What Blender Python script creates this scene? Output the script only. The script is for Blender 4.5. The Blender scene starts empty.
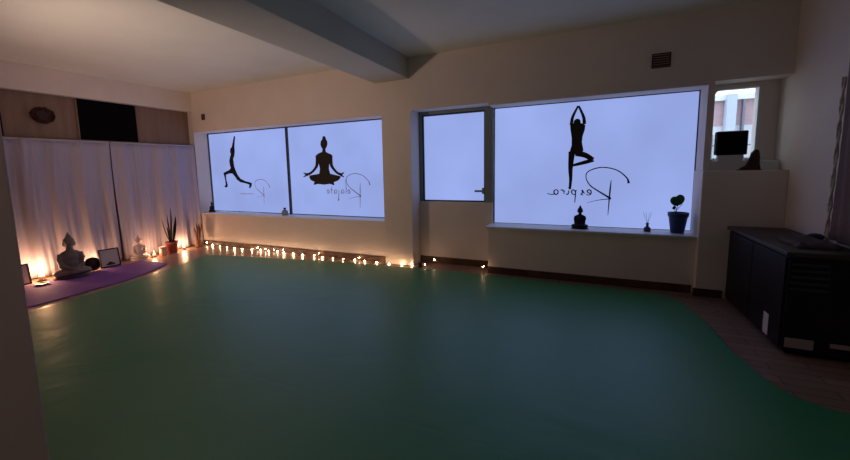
import bpy, bmesh, math, random
from mathutils import Vector, Matrix
random.seed(7)
C = bpy.context.scene.collection
PI = math.pi

# ------------------------------------------------------------------ materials
def mat(name, col, rough=.7, spec=.3, bump=0, bscale=20, var=0, vscale=4, metal=0, coat=0):
    m = bpy.data.materials.new(name); m.use_nodes = True
    nt = m.node_tree; b = nt.nodes['Principled BSDF']
    b.inputs['Base Color'].default_value = (*col, 1)
    b.inputs['Roughness'].default_value = rough
    b.inputs['Specular IOR Level'].default_value = spec
    b.inputs['Metallic'].default_value = metal
    tc = nt.nodes.new('ShaderNodeTexCoord')
    if var:
        n = nt.nodes.new('ShaderNodeTexNoise'); n.inputs['Scale'].default_value = vscale
        n.inputs['Detail'].default_value = 5
        nt.links.new(tc.outputs['Object'], n.inputs['Vector'])
        r = nt.nodes.new('ShaderNodeValToRGB')
        r.color_ramp.elements[0].position = .3; r.color_ramp.elements[1].position = .7
        r.color_ramp.elements[0].color = (*[c*(1-var) for c in col], 1)
        r.color_ramp.elements[1].color = (*[min(1, c*(1+var)) for c in col], 1)
        nt.links.new(n.outputs['Fac'], r.inputs['Fac'])
        nt.links.new(r.outputs['Color'], b.inputs['Base Color'])
    if bump:
        n = nt.nodes.new('ShaderNodeTexNoise'); n.inputs['Scale'].default_value = bscale
        n.inputs['Detail'].default_value = 6
        nt.links.new(tc.outputs['Object'], n.inputs['Vector'])
        bp = nt.nodes.new('ShaderNodeBump'); bp.inputs['Strength'].default_value = bump
        bp.inputs['Distance'].default_value = .02
        nt.links.new(n.outputs['Fac'], bp.inputs['Height'])
        nt.links.new(bp.outputs['Normal'], b.inputs['Normal'])
    return m

def emis(name, col, strength):
    m = bpy.data.materials.new(name); m.use_nodes = True
    nt = m.node_tree; nt.nodes.clear()
    e = nt.nodes.new('ShaderNodeEmission'); o = nt.nodes.new('ShaderNodeOutputMaterial')
    e.inputs['Color'].default_value = (*col, 1); e.inputs['Strength'].default_value = strength
    nt.links.new(e.outputs[0], o.inputs[0])
    return m

def film_mat():
    # frosted window film lit by the daylight behind it
    m = emis('frosted_film', (.33, .42, .84), 1.0)
    nt = m.node_tree; e = nt.nodes['Emission']
    tc = nt.nodes.new('ShaderNodeTexCoord')
    n = nt.nodes.new('ShaderNodeTexNoise'); n.inputs['Scale'].default_value = 1.1; n.inputs['Detail'].default_value = 2
    nt.links.new(tc.outputs['Object'], n.inputs['Vector'])
    r = nt.nodes.new('ShaderNodeMapRange')
    r.inputs['From Min'].default_value = .3; r.inputs['From Max'].default_value = .7
    r.inputs['To Min'].default_value = .86; r.inputs['To Max'].default_value = 1.02
    nt.links.new(n.outputs['Fac'], r.inputs['Value'])
    nt.links.new(r.outputs[0], e.inputs['Strength'])
    return m

def curtain_mat():
    m = bpy.data.materials.new('sheer_curtain'); m.use_nodes = True
    nt = m.node_tree; nt.nodes.clear()
    d = nt.nodes.new('ShaderNodeBsdfDiffuse'); t = nt.nodes.new('ShaderNodeBsdfTranslucent')
    mx = nt.nodes.new('ShaderNodeMixShader'); o = nt.nodes.new('ShaderNodeOutputMaterial')
    d.inputs['Color'].default_value = (.60, .56, .70, 1); t.inputs['Color'].default_value = (.60, .54, .62, 1)
    mx.inputs[0].default_value = .3
    tc = nt.nodes.new('ShaderNodeTexCoord'); w = nt.nodes.new('ShaderNodeTexNoise')
    mp = nt.nodes.new('ShaderNodeMapping'); mp.inputs['Scale'].default_value = (1, 9, .25)
    w.inputs['Scale'].default_value = 3
    nt.links.new(tc.outputs['Object'], mp.inputs[0]); nt.links.new(mp.outputs[0], w.inputs['Vector'])
    bp = nt.nodes.new('ShaderNodeBump'); bp.inputs['Strength'].default_value = .5; bp.inputs['Distance'].default_value = .03
    nt.links.new(w.outputs['Fac'], bp.inputs['Height']); nt.links.new(bp.outputs[0], d.inputs['Normal'])
    nt.links.new(d.outputs[0], mx.inputs[1]); nt.links.new(t.outputs[0], mx.inputs[2]); nt.links.new(mx.outputs[0], o.inputs[0])
    return m

def wood_mat(name, c1, c2, sc, rough=.4, stretch=(1, 8, 1), spec=.4):
    m = bpy.data.materials.new(name); m.use_nodes = True
    nt = m.node_tree; b = nt.nodes['Principled BSDF']
    tc = nt.nodes.new('ShaderNodeTexCoord'); mp = nt.nodes.new('ShaderNodeMapping')
    mp.inputs['Scale'].default_value = stretch
    n = nt.nodes.new('ShaderNodeTexNoise'); n.inputs['Scale'].default_value = sc; n.inputs['Detail'].default_value = 6
    r = nt.nodes.new('ShaderNodeValToRGB'); r.color_ramp.elements[0].color = (*c1, 1); r.color_ramp.elements[1].color = (*c2, 1)
    r.color_ramp.elements[0].position = .35; r.color_ramp.elements[1].position = .65
    nt.links.new(tc.outputs['Object'], mp.inputs[0]); nt.links.new(mp.outputs[0], n.inputs['Vector'])
    nt.links.new(n.outputs['Fac'], r.inputs['Fac']); nt.links.new(r.outputs[0], b.inputs['Base Color'])
    b.inputs['Roughness'].default_value = rough; b.inputs['Specular IOR Level'].default_value = spec
    return m

def floor_mat():
    m = bpy.data.materials.new('parquet'); m.use_nodes = True
    nt = m.node_tree; b = nt.nodes['Principled BSDF']
    tc = nt.nodes.new('ShaderNodeTexCoord')
    br = nt.nodes.new('ShaderNodeTexBrick'); br.inputs['Scale'].default_value = 1
    br.inputs['Brick Width'].default_value = .45; br.inputs['Row Height'].default_value = .09
    br.inputs['Mortar Size'].default_value = .003
    br.inputs['Color1'].default_value = (.34, .22, .17, 1); br.inputs['Color2'].default_value = (.26, .16, .12, 1)
    br.inputs['Mortar'].default_value = (.06, .035, .025, 1)
    nt.links.new(tc.outputs['Object'], br.inputs['Vector']); nt.links.new(br.outputs['Color'], b.inputs['Base Color'])
    n = nt.nodes.new('ShaderNodeTexNoise'); n.inputs['Scale'].default_value = 6
    nt.links.new(tc.outputs['Object'], n.inputs['Vector'])
    r = nt.nodes.new('ShaderNodeMapRange'); r.inputs['To Min'].default_value = .22; r.inputs['To Max'].default_value = .42
    nt.links.new(n.outputs['Fac'], r.inputs['Value']); nt.links.new(r.outputs[0], b.inputs['Roughness'])
    return m

def mat_cover_mat():
    # green vinyl, faint wrinkles and the joints of the mats beneath telegraphing through as relief
    m = bpy.data.materials.new('green_vinyl'); m.use_nodes = True
    nt = m.node_tree; b = nt.nodes['Principled BSDF']
    b.inputs['Base Color'].default_value = (.012, .225, .075, 1)
    b.inputs['Roughness'].default_value = .43; b.inputs['Specular IOR Level'].default_value = 1.0
    tc = nt.nodes.new('ShaderNodeTexCoord')
    n = nt.nodes.new('ShaderNodeTexNoise'); n.inputs['Scale'].default_value = 1.3; n.inputs['Detail'].default_value = 3
    n.inputs['Distortion'].default_value = .8
    nt.links.new(tc.outputs['Object'], n.inputs['Vector'])
    mp = nt.nodes.new('ShaderNodeMapping'); mp.inputs['Location'].default_value = (-.98+9.3, -2.55+9.2, 0)
    nt.links.new(tc.outputs['Object'], mp.inputs[0])
    br = nt.nodes.new('ShaderNodeTexBrick'); br.offset = 0; br.inputs['Scale'].default_value = 1
    br.inputs['Brick Width'].default_value = .93; br.inputs['Row Height'].default_value = .92
    br.inputs['Mortar Size'].default_value = .02; br.inputs['Mortar Smooth'].default_value = 1
    nt.links.new(mp.outputs[0], br.inputs['Vector'])
    sub = nt.nodes.new('ShaderNodeMath'); sub.operation = 'MULTIPLY_ADD'; sub.inputs[1].default_value = -.025
    nt.links.new(br.outputs['Fac'], sub.inputs[0]); nt.links.new(n.outputs['Fac'], sub.inputs[2])
    bp = nt.nodes.new('ShaderNodeBump'); bp.inputs['Strength'].default_value = .22; bp.inputs['Distance'].default_value = .05
    nt.links.new(sub.outputs[0], bp.inputs['Height']); nt.links.new(bp.outputs[0], b.inputs['Normal'])
    return m

def glass_mat():
    m = bpy.data.materials.new('clear_glass'); m.use_nodes = True
    nt = m.node_tree; nt.nodes.clear()
    t = nt.nodes.new('ShaderNodeBsdfTransparent'); g = nt.nodes.new('ShaderNodeBsdfGlossy'); mx = nt.nodes.new('ShaderNodeMixShader')
    g.inputs['Roughness'].default_value = .03; mx.inputs[0].default_value = .06
    o = nt.nodes.new('ShaderNodeOutputMaterial')
    nt.links.new(t.outputs[0], mx.inputs[1]); nt.links.new(g.outputs[0], mx.inputs[2]); nt.links.new(mx.outputs[0], o.inputs[0])
    return m

def brick_mat():
    m = bpy.data.materials.new('brick'); m.use_nodes = True
    nt = m.node_tree; b = nt.nodes['Principled BSDF']; b.inputs['Roughness'].default_value = .9
    tc = nt.nodes.new('ShaderNodeTexCoord'); mp = nt.nodes.new('ShaderNodeMapping'); mp.inputs['Rotation'].default_value = (PI/2, 0, 0)
    br = nt.nodes.new('ShaderNodeTexBrick'); br.inputs['Scale'].default_value = 4
    br.inputs['Color1'].default_value = (.62, .42, .44, 1); br.inputs['Color2'].default_value = (.56, .37, .39, 1); br.inputs['Mortar'].default_value = (.5, .42, .42, 1)
    nt.links.new(tc.outputs['Object'], mp.inputs[0]); nt.links.new(mp.outputs[0], br.inputs['Vector'])
    nt.links.new(br.outputs['Color'], b.inputs['Base Color'])
    return m

M = dict(
    wall=mat('painted_wall', (.75, .665, .605), .8, .2, .12, 30, .04, 2),
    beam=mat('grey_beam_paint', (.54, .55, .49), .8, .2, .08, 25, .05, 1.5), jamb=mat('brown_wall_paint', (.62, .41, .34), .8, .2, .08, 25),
    ceiling=mat('ceiling_paint', (.74, .76, .69), .85, .15, .08, 25, .04, 1.5),
    niche=mat('niche_paint', (.74, .74, .74), .6, .3),
    sill=mat('sill_paint', (.72, .72, .72), .4, .4),
    tan=wood_mat('tan_panelling', (.23, .145, .105), (.29, .185, .135), 2, .6, (1, 7, .6), .3),
    frame=mat('dark_window_frame', (.035, .045, .06), .45, .4),
    post=mat('grey_green_post', (.22, .26, .26), .5, .4),
    handle=mat('grey_metal', (.26, .29, .38), .4, .5), base=mat('dark_baseboard', (.075, .035, .022), .5, .3, 0, 20, .3, 6),
    film=film_mat(), glass=glass_mat(), floor=floor_mat(), cover=mat_cover_mat(),
    decal=mat('dark_vinyl_decal', (.012, .012, .016), .6, .2),
    decal_brown=mat('brown_black_vinyl', (.032, .024, .018), .6, .2),
    ink=mat('blue_black_ink', (.03, .035, .09), .6, .2),
    ink_pale=mat('pale_violet_ink', (.55, .52, .75), .6, .2),
    ink_mid=mat('worn_violet_ink', (.34, .32, .5), .6, .2),
    curtain=curtain_mat(),
    brown_curtain=mat('brown_curtain_cloth', (.20, .14, .14), .85, .15, .2, 30),
    trim_cloth=mat('beige_trim', (.62, .55, .46), .8, .2, .5, 60, .3, 30),
    black=mat('black_board', (.004, .003, .004), .8, .05),
    purple=mat('purple_mat', (.24, .10, .36), .75, .2, .3, 60, .12, 3),
    stone=mat('grey_stone', (.20, .17, .16), .7, .3, .3, 25, .2, 8),
    pale_stone=mat('pale_resin', (.62, .50, .47), .6, .4, .2, 30, .1, 10),
    dark_stone=mat('dark_stone', (.07, .05, .05), .5, .4, .2, 20, .2, 10),
    black_resin=mat('black_resin', (.01, .011, .018), .5, .3),
    terracotta=mat('red_terracotta', (.30, .07, .055), .6, .3, .1, 30, .15, 12),
    leaf_dark=mat('dark_leaf', (.028, .022, .018), .55, .3, 0, 20, .4, 12),
    leaf=mat('green_leaf', (.02, .13, .04), .5, .35, 0, 20, .3, 12),
    soil=mat('soil', (.02, .013, .01), .95, .1, .6, 80),
    blue_pot=mat('blue_pot', (.02, .035, .12), .45, .4),
    paper=mat('paper', (.62, .60, .60), .8, .1),
    tape=mat('beige_label', (.34, .30, .28), .8, .1),
    art=mat('grey_print', (.50, .46, .52), .7, .2),
    frame_black=mat('black_picture_frame', (.02, .012, .012), .5, .3),
    cabinet=mat('black_lacquer', (.008, .005, .009), .5, .25, 0, 20, .2, 4),
    cabinet_top=wood_mat('dark_wood_top', (.04, .024, .02), (.06, .036, .03), 5, .45, (6, 1, 1)),
    slat=mat('slat_black', (.03, .028, .034), .4, .45),
    dried=mat('dried_leaves', (.24, .12, .075), .8, .2, .3, 40, .35, 14),
    wicker=mat('dark_wicker', (.06, .022, .016), .8, .2, .8, 60, .35, 20),
    reddish=mat('dark_reddish_carving', (.05, .02, .02), .6, .3, .4, 30, .3, 12),
    jar=mat('pink_glass_jar', (.55, .28, .24), .25, .5),
    wax=mat('candle_wax', (.75, .62, .48), .5, .4),
    cord=mat('pale_cord', (.25, .17, .10), .6, .3),
    plug=mat('black_plastic', (.035, .025, .022), .5, .3),
    bulb=emis('warm_bulb', (1, .62, .34), 85),
    flame=emis('candle_flame', (1, .60, .24), 60),
    white=mat('white_plastic', (.7, .7, .72), .5, .4),
    vent=mat('brown_vent', (.09, .055, .045), .7, .2),
    cloth=mat('folded_cloth', (.13, .10, .10), .9, .1, .4, 40),
    bottle=mat('bottle_glass', (.05, .06, .10), .25, .5),
    reed=mat('reed', (.45, .43, .55), .7, .2),
    brick=brick_mat(), render_white=mat('white_render', (.8, .82, .85), .8, .2),
    column=mat('pale_column', (.55, .62, .72), .7, .2), pane_dark=mat('far_window_pane', (.25, .30, .38), .2, .5),
    rail=mat('grey_rail', (.22, .22, .28), .5, .3), asphalt=mat('asphalt', (.25, .25, .27), .9, .2),
)

# ------------------------------------------------------------------ helpers
def box(bm, x0, x1, y0, y1, z0, z1, mtx=None):
    vs = [bm.verts.new((x, y, z)) for z in (z0, z1) for x, y in ((x0, y0), (x1, y0), (x1, y1), (x0, y1))]
    for f in ((3, 2, 1, 0), (4, 5, 6, 7), (0, 1, 5, 4), (1, 2, 6, 5), (2, 3, 7, 6), (3, 0, 4, 7)):
        bm.faces.new([vs[i] for i in f])
    if mtx is not None:
        for v in vs: v.co = mtx @ v.co
    return vs

def tube(bm, pts, rad, n=8, cap=True):
    pts = [Vector(p) for p in pts]
    rings = []
    for i, p in enumerate(pts):
        a = pts[max(i-1, 0)]; b = pts[min(i+1, len(pts)-1)]
        d = (b-a).normalized() if (b-a).length > 1e-9 else Vector((0, 0, 1))
        ref = Vector((0, 0, 1)) if abs(d.z) < .9 else Vector((1, 0, 0))
        s = d.cross(ref).normalized(); t = d.cross(s)
        r = rad[i] if isinstance(rad, (list, tuple)) else rad
        rings.append([bm.verts.new(p + s*r*math.cos(2*PI*k/n) + t*r*math.sin(2*PI*k/n)) for k in range(n)])
    for a, b in zip(rings, rings[1:]):
        for k in range(n):
            bm.faces.new((a[k], a[(k+1) % n], b[(k+1) % n], b[k]))
    if cap:
        bm.faces.new(rings[0][::-1]); bm.faces.new(rings[-1])

def lathe(bm, prof, c=(0, 0, 0), n=24):
    rings = []
    for r, z in prof:
        rings.append([bm.verts.new((c[0]+r*math.cos(2*PI*k/n), c[1]+r*math.sin(2*PI*k/n), c[2]+z)) for k in range(n)])
    for a, b in zip(rings, rings[1:]):
        for k in range(n):
            bm.faces.new((a[k], a[(k+1) % n], b[(k+1) % n], b[k]))
    bm.faces.new(rings[0][::-1]); bm.faces.new(rings[-1])

def ell(bm, c, s, rot=None, seg=16):
    m = Matrix.Translation(c)
    if rot is not None: m = m @ rot
    m = m @ Matrix.Diagonal((*s, 1))
    bmesh.ops.create_uvsphere(bm, u_segments=seg, v_segments=seg//2+2, radius=1, matrix=m)

def prism(bm, poly, y0, y1):
    # polygon in x-z, extruded along y
    a = [bm.verts.new((x, y0, z)) for x, z in poly]; b = [bm.verts.new((x, y1, z)) for x, z in poly]
    bm.faces.new(a); bm.faces.new(b[::-1]); k = len(poly)
    for i in range(k): bm.faces.new((a[i], b[i], b[(i+1) % k], a[(i+1) % k]))

def smooth_pts(pts, sub=5):
    out = []
    P = [pts[0]] + list(pts) + [pts[-1]]
    for i in range(1, len(P)-2):
        for t in range(sub):
            u = t/sub
            out.append(tuple(.5*((2*P[i][k]) + (-P[i-1][k]+P[i+1][k])*u + (2*P[i-1][k]-5*P[i][k]+4*P[i+1][k]-P[i+2][k])*u*u +
                       (-P[i-1][k]+3*P[i][k]-3*P[i+1][k]+P[i+2][k])*u**3) for k in range(len(pts[0]))))
    out.append(tuple(pts[-1]))
    return out

def stroke(bm, pts, w, y0, y1):
    # flat brush stroke in x-z; w = list of widths along it
    if len(pts) > 2: sp = smooth_pts(pts, 6)
    else: sp = pts
    n = len(sp); L = []; Rr = []
    for i, p in enumerate(sp):
        a = sp[max(i-1, 0)]; b = sp[min(i+1, n-1)]
        dx, dz = b[0]-a[0], b[1]-a[1]; l = math.hypot(dx, dz) or 1
        t = i/(n-1)*(len(w)-1); k = min(int(t), len(w)-2) if len(w) > 1 else 0
        ww = (w[k]+(w[k+1]-w[k])*(t-k) if len(w) > 1 else w[0])/2
        L.append((p[0]-dz/l*ww, p[1]+dx/l*ww)); Rr.append((p[0]+dz/l*ww, p[1]-dx/l*ww))
    va = [[bm.verts.new((x, y, z)) for x, z in q] for q in (L, Rr) for y in (y0, y1)]
    l0, l1, r0, r1 = va
    for i in range(n-1):
        bm.faces.new((l0[i], l0[i+1], r0[i+1], r0[i])); bm.faces.new((l1[i], r1[i], r1[i+1], l1[i+1]))
        bm.faces.new((l0[i], l1[i], l1[i+1], l0[i+1])); bm.faces.new((r0[i], r0[i+1], r1[i+1], r1[i]))
    bm.faces.new((l0[0], r0[0], r1[0], l1[0])); bm.faces.new((l0[-1], l1[-1], r1[-1], r0[-1]))

def obj(name, bm, m, parent=None, smooth=False, bevel=0, loc=None):
    bmesh.ops.recalc_face_normals(bm, faces=bm.faces)
    me = bpy.data.meshes.new(name); bm.to_mesh(me); bm.free()
    o = bpy.data.objects.new(name, me); C.objects.link(o)
    me.materials.append(m)
    if smooth:
        for p in me.polygons: p.use_smooth = True
    if parent: o.parent = parent
    if loc: o.location = loc
    if bevel:
        b = o.modifiers.new('bevel', 'BEVEL'); b.width = bevel; b.segments = 2; b.limit_method = 'ANGLE'
    return o

def B(name, boxes, m, parent=None, bevel=0):
    bm = bmesh.new()
    for b in boxes: box(bm, *b)
    return obj(name, bm, m, parent, bevel=bevel)

def thing(name, label, cat, loc=(0, 0, 0), rz=0, group=None):
    o = bpy.data.objects.new(name, None); C.objects.link(o); o.empty_display_size = .1
    o.location = loc; o.rotation_euler = (0, 0, rz); o['label'] = label; o['category'] = cat
    if group: o['group'] = group
    return o
def tag(o, label, cat, group=None):
    o['label'] = label; o['category'] = cat
    if group: o['group'] = group
    return o
def st(o): o['kind'] = 'structure'; return o

def copy_tree(o, parent=None):
    c = o.copy(); C.objects.link(c); c.parent = parent
    for ch in list(o.children): copy_tree(ch, c)
    return c

# ------------------------------------------------------------------ room shell
H = 2.77; D = 4.6; G = 4.89; XL = -6.6; XR = 1.66; YB = -2.5
st(B('floor', [(XL-.15, XR+.15, YB-.15, 5.0, -.12, 0)], M['floor']))
st(B('ceiling', [(XL-.15, XR+.15, YB-.15, 5.0, H, H+.12)], M['ceiling']))
st(B('wall_far', [
    (XL, 1.05, D, 5.0, 2.10, H),                 # header
    (XL, -2.10, D, 5.0, 2.07, 2.10), (-1.07, 1.05, D, 5.0, 2.07, 2.10),
    (XL, -6.475, D, 5.0, 0, 2.07),
    (-6.475, -2.53, D, 5.0, 0, .575),            # under first window
    (-2.53, -2.10, D-.03, 5.0, 0, 2.07),         # pilaster between first window and door
    (-1.07, 1.035, D, 5.0, 0, .575),               # under big window
    (1.05, 1.10, D, 5.0, .575, H),
    (1.10, XR, D, 4.85, 2.10, H), (1.10, XR, 4.85, 5.0, 2.06, H),
    (1.10, XR, 4.85, 5.0, 0, 1.34),
    (1.10, 1.135, 4.85, 5.0, 1.34, 2.06), (1.52, XR, 4.85, 5.0, 1.34, 2.06),
], M['wall']))
st(B('trim_1', [(1.035, XR, 4.525, 4.85, 0, 1.248)], M['wall'], bevel=.008))           # low pier with a ledge
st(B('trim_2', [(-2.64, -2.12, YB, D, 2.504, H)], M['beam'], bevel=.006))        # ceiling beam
st(B('trim_3', [(XL, -6.475, YB, D, 2.44, H)], M['wall'], bevel=.006))              # dropped band over the curtain wall
st(B('wall_left', [(XL-.15, XL, YB-.15, 5.0, 0, H)], M['tan']))
st(B('wall_right', [(XR, XR+.15, YB-.15, 5.0, 0, H)], M['wall']))
st(B('wall_rear', [(XL, XR, YB-.15, YB, 0, H)], M['wall']))
st(B('wall_near', [(XL, -1.68, .40, .543, 0, H)], M['jamb'], bevel=.01))
st(B('baseboard_left', [(-6.475, -2.53, D-.018, D, 0, .085)], M['base'], bevel=.004))
st(B('baseboard_far', [(-1.07, 1.017, D-.018, D, 0, .085)], M['base'], bevel=.004))
st(B('baseboard_pier', [(1.017, 1.25, 4.507, 4.525, 0, .08)], M['base'], bevel=.004))

# window 1 (two panes)
def framed(name, x0, x1, z0, z1, mull, panes, t=.028):
    r = bpy.data.objects.new(name, None); C.objects.link(r); r['kind'] = 'structure'; r.location = ((x0+x1)/2, G, z0)
    def sub(n, boxes, m, **k):
        o = B(n, boxes, m, r, **k); o.matrix_parent_inverse = Matrix.Translation(-Vector(r.location)); return o
    fr = [(x0, x1, G-.02, G+.05, z1-t, z1), (x0, x1, G-.02, G+.05, z0, z0+t*.7), (x0, x0+t, G-.02, G+.05, z0, z1), (x1-t, x1, G-.02, G+.05, z0, z1)]
    for mx in mull: fr.append((mx-.02, mx+.02, G-.03, G+.05, z0, z1))
    sub('window_frame', fr, M['frame'], bevel=.003)
    for a, b in panes: sub('window_pane', [(a, b, G, G+.012, z0+t*.7, z1-t)], M['film'])
    return sub
s = framed('window_1', -6.475, -2.53, .60, 2.07, [-4.52], [(-6.459, -4.538), (-4.502, -2.546)], .016)
s('window_sill', [(-6.475, -2.53, D-.012, G-.02, .575, .60)], M['sill'], bevel=.004)
s = framed('window_2', -1.06, 1.05, .60, 2.07, [], [(-1.052, 1.042)], .008)
s('window_sill', [(-1.10, 1.05, D-.045, G-.02, .572, .60)], M['sill'], bevel=.006)

# door between the windows
d = bpy.data.objects.new('door_1', None); C.objects.link(d); d['kind'] = 'structure'; d.location = (-1.6, G, 0)
def dsub(n, boxes, m, **k):
    o = B(n, boxes, m, d, **k); o.matrix_parent_inverse = Matrix.Translation(-Vector(d.location)); return o
dsub('door_frame', [(-2.10, -2.055, G-.04, G+.06, .87, 2.10), (-1.175, -1.07, G-.05, G+.06, .87, 2.10), (-2.055, -1.175, G-.04, G+.06, 2.06, 2.10)], M['post'], bevel=.004)
dsub('door_glazing_bead', [(-2.055, -2.035, G-.025, G+.04, .87, 2.06), (-1.19, -1.175, G-.025, G+.04, .87, 2.06),
                           (-2.035, -1.19, G-.025, G+.04, 2.04, 2.06), (-2.035, -1.19, G-.025, G+.04, .87, .89)], M['frame'])
dsub('door_pane', [(-2.035, -1.19, G, G+.012, .89, 2.04)], M['film'])
dsub('door_panel', [(-2.10, -1.07, G-.055, G+.06, .09, .87)], M['wall'], bevel=.004)
dsub('door_kickboard', [(-2.10, -1.07, G-.065, G+.06, .0, .09)], M['base'], bevel=.004)
dsub('door_handle', [(-1.31, -1.185, G-.045, G-.024, 1.005, 1.03), (-1.215, -1.185, G-.03, G-.02, .98, 1.06)], M['handle'])

# small clear window over the pier
w = bpy.data.objects.new('window_3', None); C.objects.link(w); w['kind'] = 'structure'; w.location = (1.33, 4.86, 1.34)
def wsub(n, bm, m, **k):
    o = obj(n, bm, m, w, **k); o.matrix_parent_inverse = Matrix.Translation(-Vector(w.location)); return o
bm = bmesh.new()
outer = [(1.135, 1.34), (1.52, 1.34), (1.52, 2.06), (1.135, 2.06)]
inner = [(1.163, 1.37), (1.50, 1.37), (1.50, 2.045)]
cx_, cz_, rr = 1.163+.05, 2.045-.05, .05
arc = [(cx_+rr*math.cos(a), cz_+rr*math.sin(a)) for a in [PI/2+i*PI/12 for i in range(7)]]
inner += arc
# ring between the outer rectangle and rounded inner opening
for y0, y1 in ((4.835, 4.90),):
    o_ = []
    for x, z in inner:
        o_.append((x, z))
    def near_outer(p, i):
        if i == 0: return outer[0]
        if i == 1: return outer[1]
        if i == 2: return outer[2]
        return outer[3]
    for i in range(len(inner)):
        j = (i+1) % len(inner)
        a, b = inner[i], inner[j]; oa, ob = near_outer(a, i), near_outer(b, j)
        quad = [a, b, ob, oa] if oa != ob else [a, b, oa]
        prism(bm, quad, y0, y1)
wsub('window_frame', bm, M['niche'])
bm = bmesh.new(); box(bm, 1.15, 1.51, 4.875, 4.881, 1.36, 2.05); wsub('window_pane', bm, M['glass'])
bm = bmesh.new(); box(bm, 1.10, 1.66, 4.72, 4.85, 1.245, 1.34); wsub('window_sill', bm, M['niche'], bevel=.006)

# ------------------------------------------------------------------ outside
st(B('ground', [(-10, 30, 5.3, 40, -.3, -.1)], M['asphalt']))
b = thing('building', 'pinkish brick building with white columns across the street, seen through the small window', 'building', (4, 14, -.1))
def bs(n, boxes, m): 
    o = B(n, boxes, m, b); o.matrix_parent_inverse = Matrix.Translation(-Vector(b.location)); return o
bs('brick_wall', [(1, 9, 14, 18, 2.35, 3.05)], M['brick'])
bs('ground_storey', [(1, 9, 14.02, 18, -.1, 2.35)], M['render_white'])
bs('cornice', [(1, 9, 13.85, 18, 3.05, 3.2)], M['render_white'])
for x in (3.58, 4.45): bs('column', [(x, x+.22, 13.7, 13.95, -.1, 3.2)], M['column'])
for x in (3.98, 4.85): bs('drainpipe', [(x, x+.05, 13.85, 13.99, -.1, 3.05)], M['rail'])
for x in (1.8, 3.2, 5.4): bs('window', [(x, x+.18, 13.97, 14.01, .6, 2.1)], M['pane_dark'])
bs('balcony_rail', [(2.4, 5.6, 13.6, 13.63, 1.75, 1.78)], M['rail'])

# ------------------------------------------------------------------ floor coverings
def slab(name, poly, z0, z1, m, sub=None, bevel=.004):
    bm = bmesh.new()
    a = [bm.verts.new((x, y, z0)) for x, y in poly]; t = [bm.verts.new((x, y, z1)) for x, y in poly]
    bm.faces.new(a[::-1]); bm.faces.new(t); k = len(poly)
    for i in range(k): bm.faces.new((a[i], a[(i+1) % k], t[(i+1) % k], t[i]))
    return obj(name, bm, m, bevel=bevel)
cover = slab('floor_mat', [(-4.62, .60), (-4.88, 1.6), (-5.0, 2.3), (-5.11, 2.84), (-5.32, 3.45), (-5.50, 3.94), (-4.7, 4.09), (-3.8, 4.22), (-2.8, 4.35), (-1.8, 4.42),
                           (-.8, 4.43), (.1, 4.42), (.74, 4.39), (.86, 4.2), (.90, 4.05), (.955, 3.55), (.97, 3.2), (1.03, 2.86), (1.07, 2.75), (1.13, 2.68), (1.22, 2.63), (1.35, 2.60), (1.62, 2.58),
                           (1.62, -2.4), (-1.6, -2.4), (-1.6, .60)][::-1], .001, .022, M['cover'])
tag(cover, 'large green glossy mat covering almost the whole floor', 'mat')
pm = slab('yoga_mat', [(-6.2, .8), (-5.12, .8), (-5.15, 1.94), (-5.22, 2.6), (-5.36, 3.0), (-5.56, 3.34), (-5.66, 3.385), (-5.85, 3.37), (-6.16, 3.32)], .001, .011, M['purple'])
tag(pm, 'purple mat laid along the curtain in front of the candles and statues', 'mat')

# ------------------------------------------------------------------ white curtains
def curtain(y0, y1, seed, xoff, name, label):
    rnd = random.Random(seed); bm = bmesh.new(); ny = int((y1-y0)/.009); nz = 18
    ks = [(rnd.uniform(20, 25), rnd.uniform(0, 6), .020), (rnd.uniform(36, 50), rnd.uniform(0, 6), .010), (rnd.uniform(9, 13), rnd.uniform(0, 6), .014), (rnd.uniform(80, 95), rnd.uniform(0, 6), .004)]
    g = []
    for i in range(ny+1):
        y = y0+(y1-y0)*i/ny; row = []
        for j in range(nz+1):
            t = j/nz; z = .015+(1.828-.015)*t
            a = 1.25-.65*t
            x = xoff + a*sum(w*math.sin(k*(y+.02*math.sin(3*z+p))+p) for k, p, w in ks)
            row.append(bm.verts.new((x, y+.012*math.sin(2.1*z+seed), z)))
        g.append(row)
    for i in range(ny):
        for j in range(nz): bm.faces.new((g[i][j], g[i+1][j], g[i+1][j+1], g[i][j+1]))
    t = thing(name, label, 'curtain', (xoff, (y0+y1)/2, 0), 0, 'white curtains')
    o = obj('curtain_cloth', bm, M['curtain'], t, True); o.matrix_parent_inverse = Matrix.Translation(-Vector(t.location))
    s_ = o.modifiers.new('thick', 'SOLIDIFY'); s_.thickness = .002
    bm = bmesh.new(); box(bm, xoff-.010, xoff+.014, y0, y1, 1.815, 1.838)
    o = obj('header_tape', bm, M['curtain'], t); o.matrix_parent_inverse = Matrix.Translation(-Vector(t.location))
curtain(.60, 3.224, 3, -6.475, 'curtain', 'long white pleated curtain behind the big seated statue, left of the seam')
curtain(3.243, 4.575, 8, -6.47, 'curtain', 'shorter white pleated curtain behind the potted snake plant, next to the windows')
bm = bmesh.new(); tube(bm, [(-6.5, .55, 1.846), (-6.5, 4.58, 1.846)], .006)
tag(obj('curtain_rod', bm, M['cord'], smooth=True), 'thin pale rod carrying the white curtains', 'curtain rod')

# things on the upper left wall
t = thing('wall_panel', 'black rectangular panel high on the wall above the white curtain', 'panel', (XL, 3.31, 1.80))
o = B('panel_board', [(0, .016, -.385, .395, 0, .64)], M['black'], t, .003)
o = B('panel_edge', [(0, .022, -.40, -.385, 0, .64), (0, .022, .395, .405, 0, .64)], M['tan'], t)
tag(B('wall_strip', [(XL, XL+.012, 2.07, 2.132, 1.85, 2.16)], M['black'], bevel=.002), 'narrow black strip at the left edge, on the wall above the curtain', 'panel')
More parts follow.
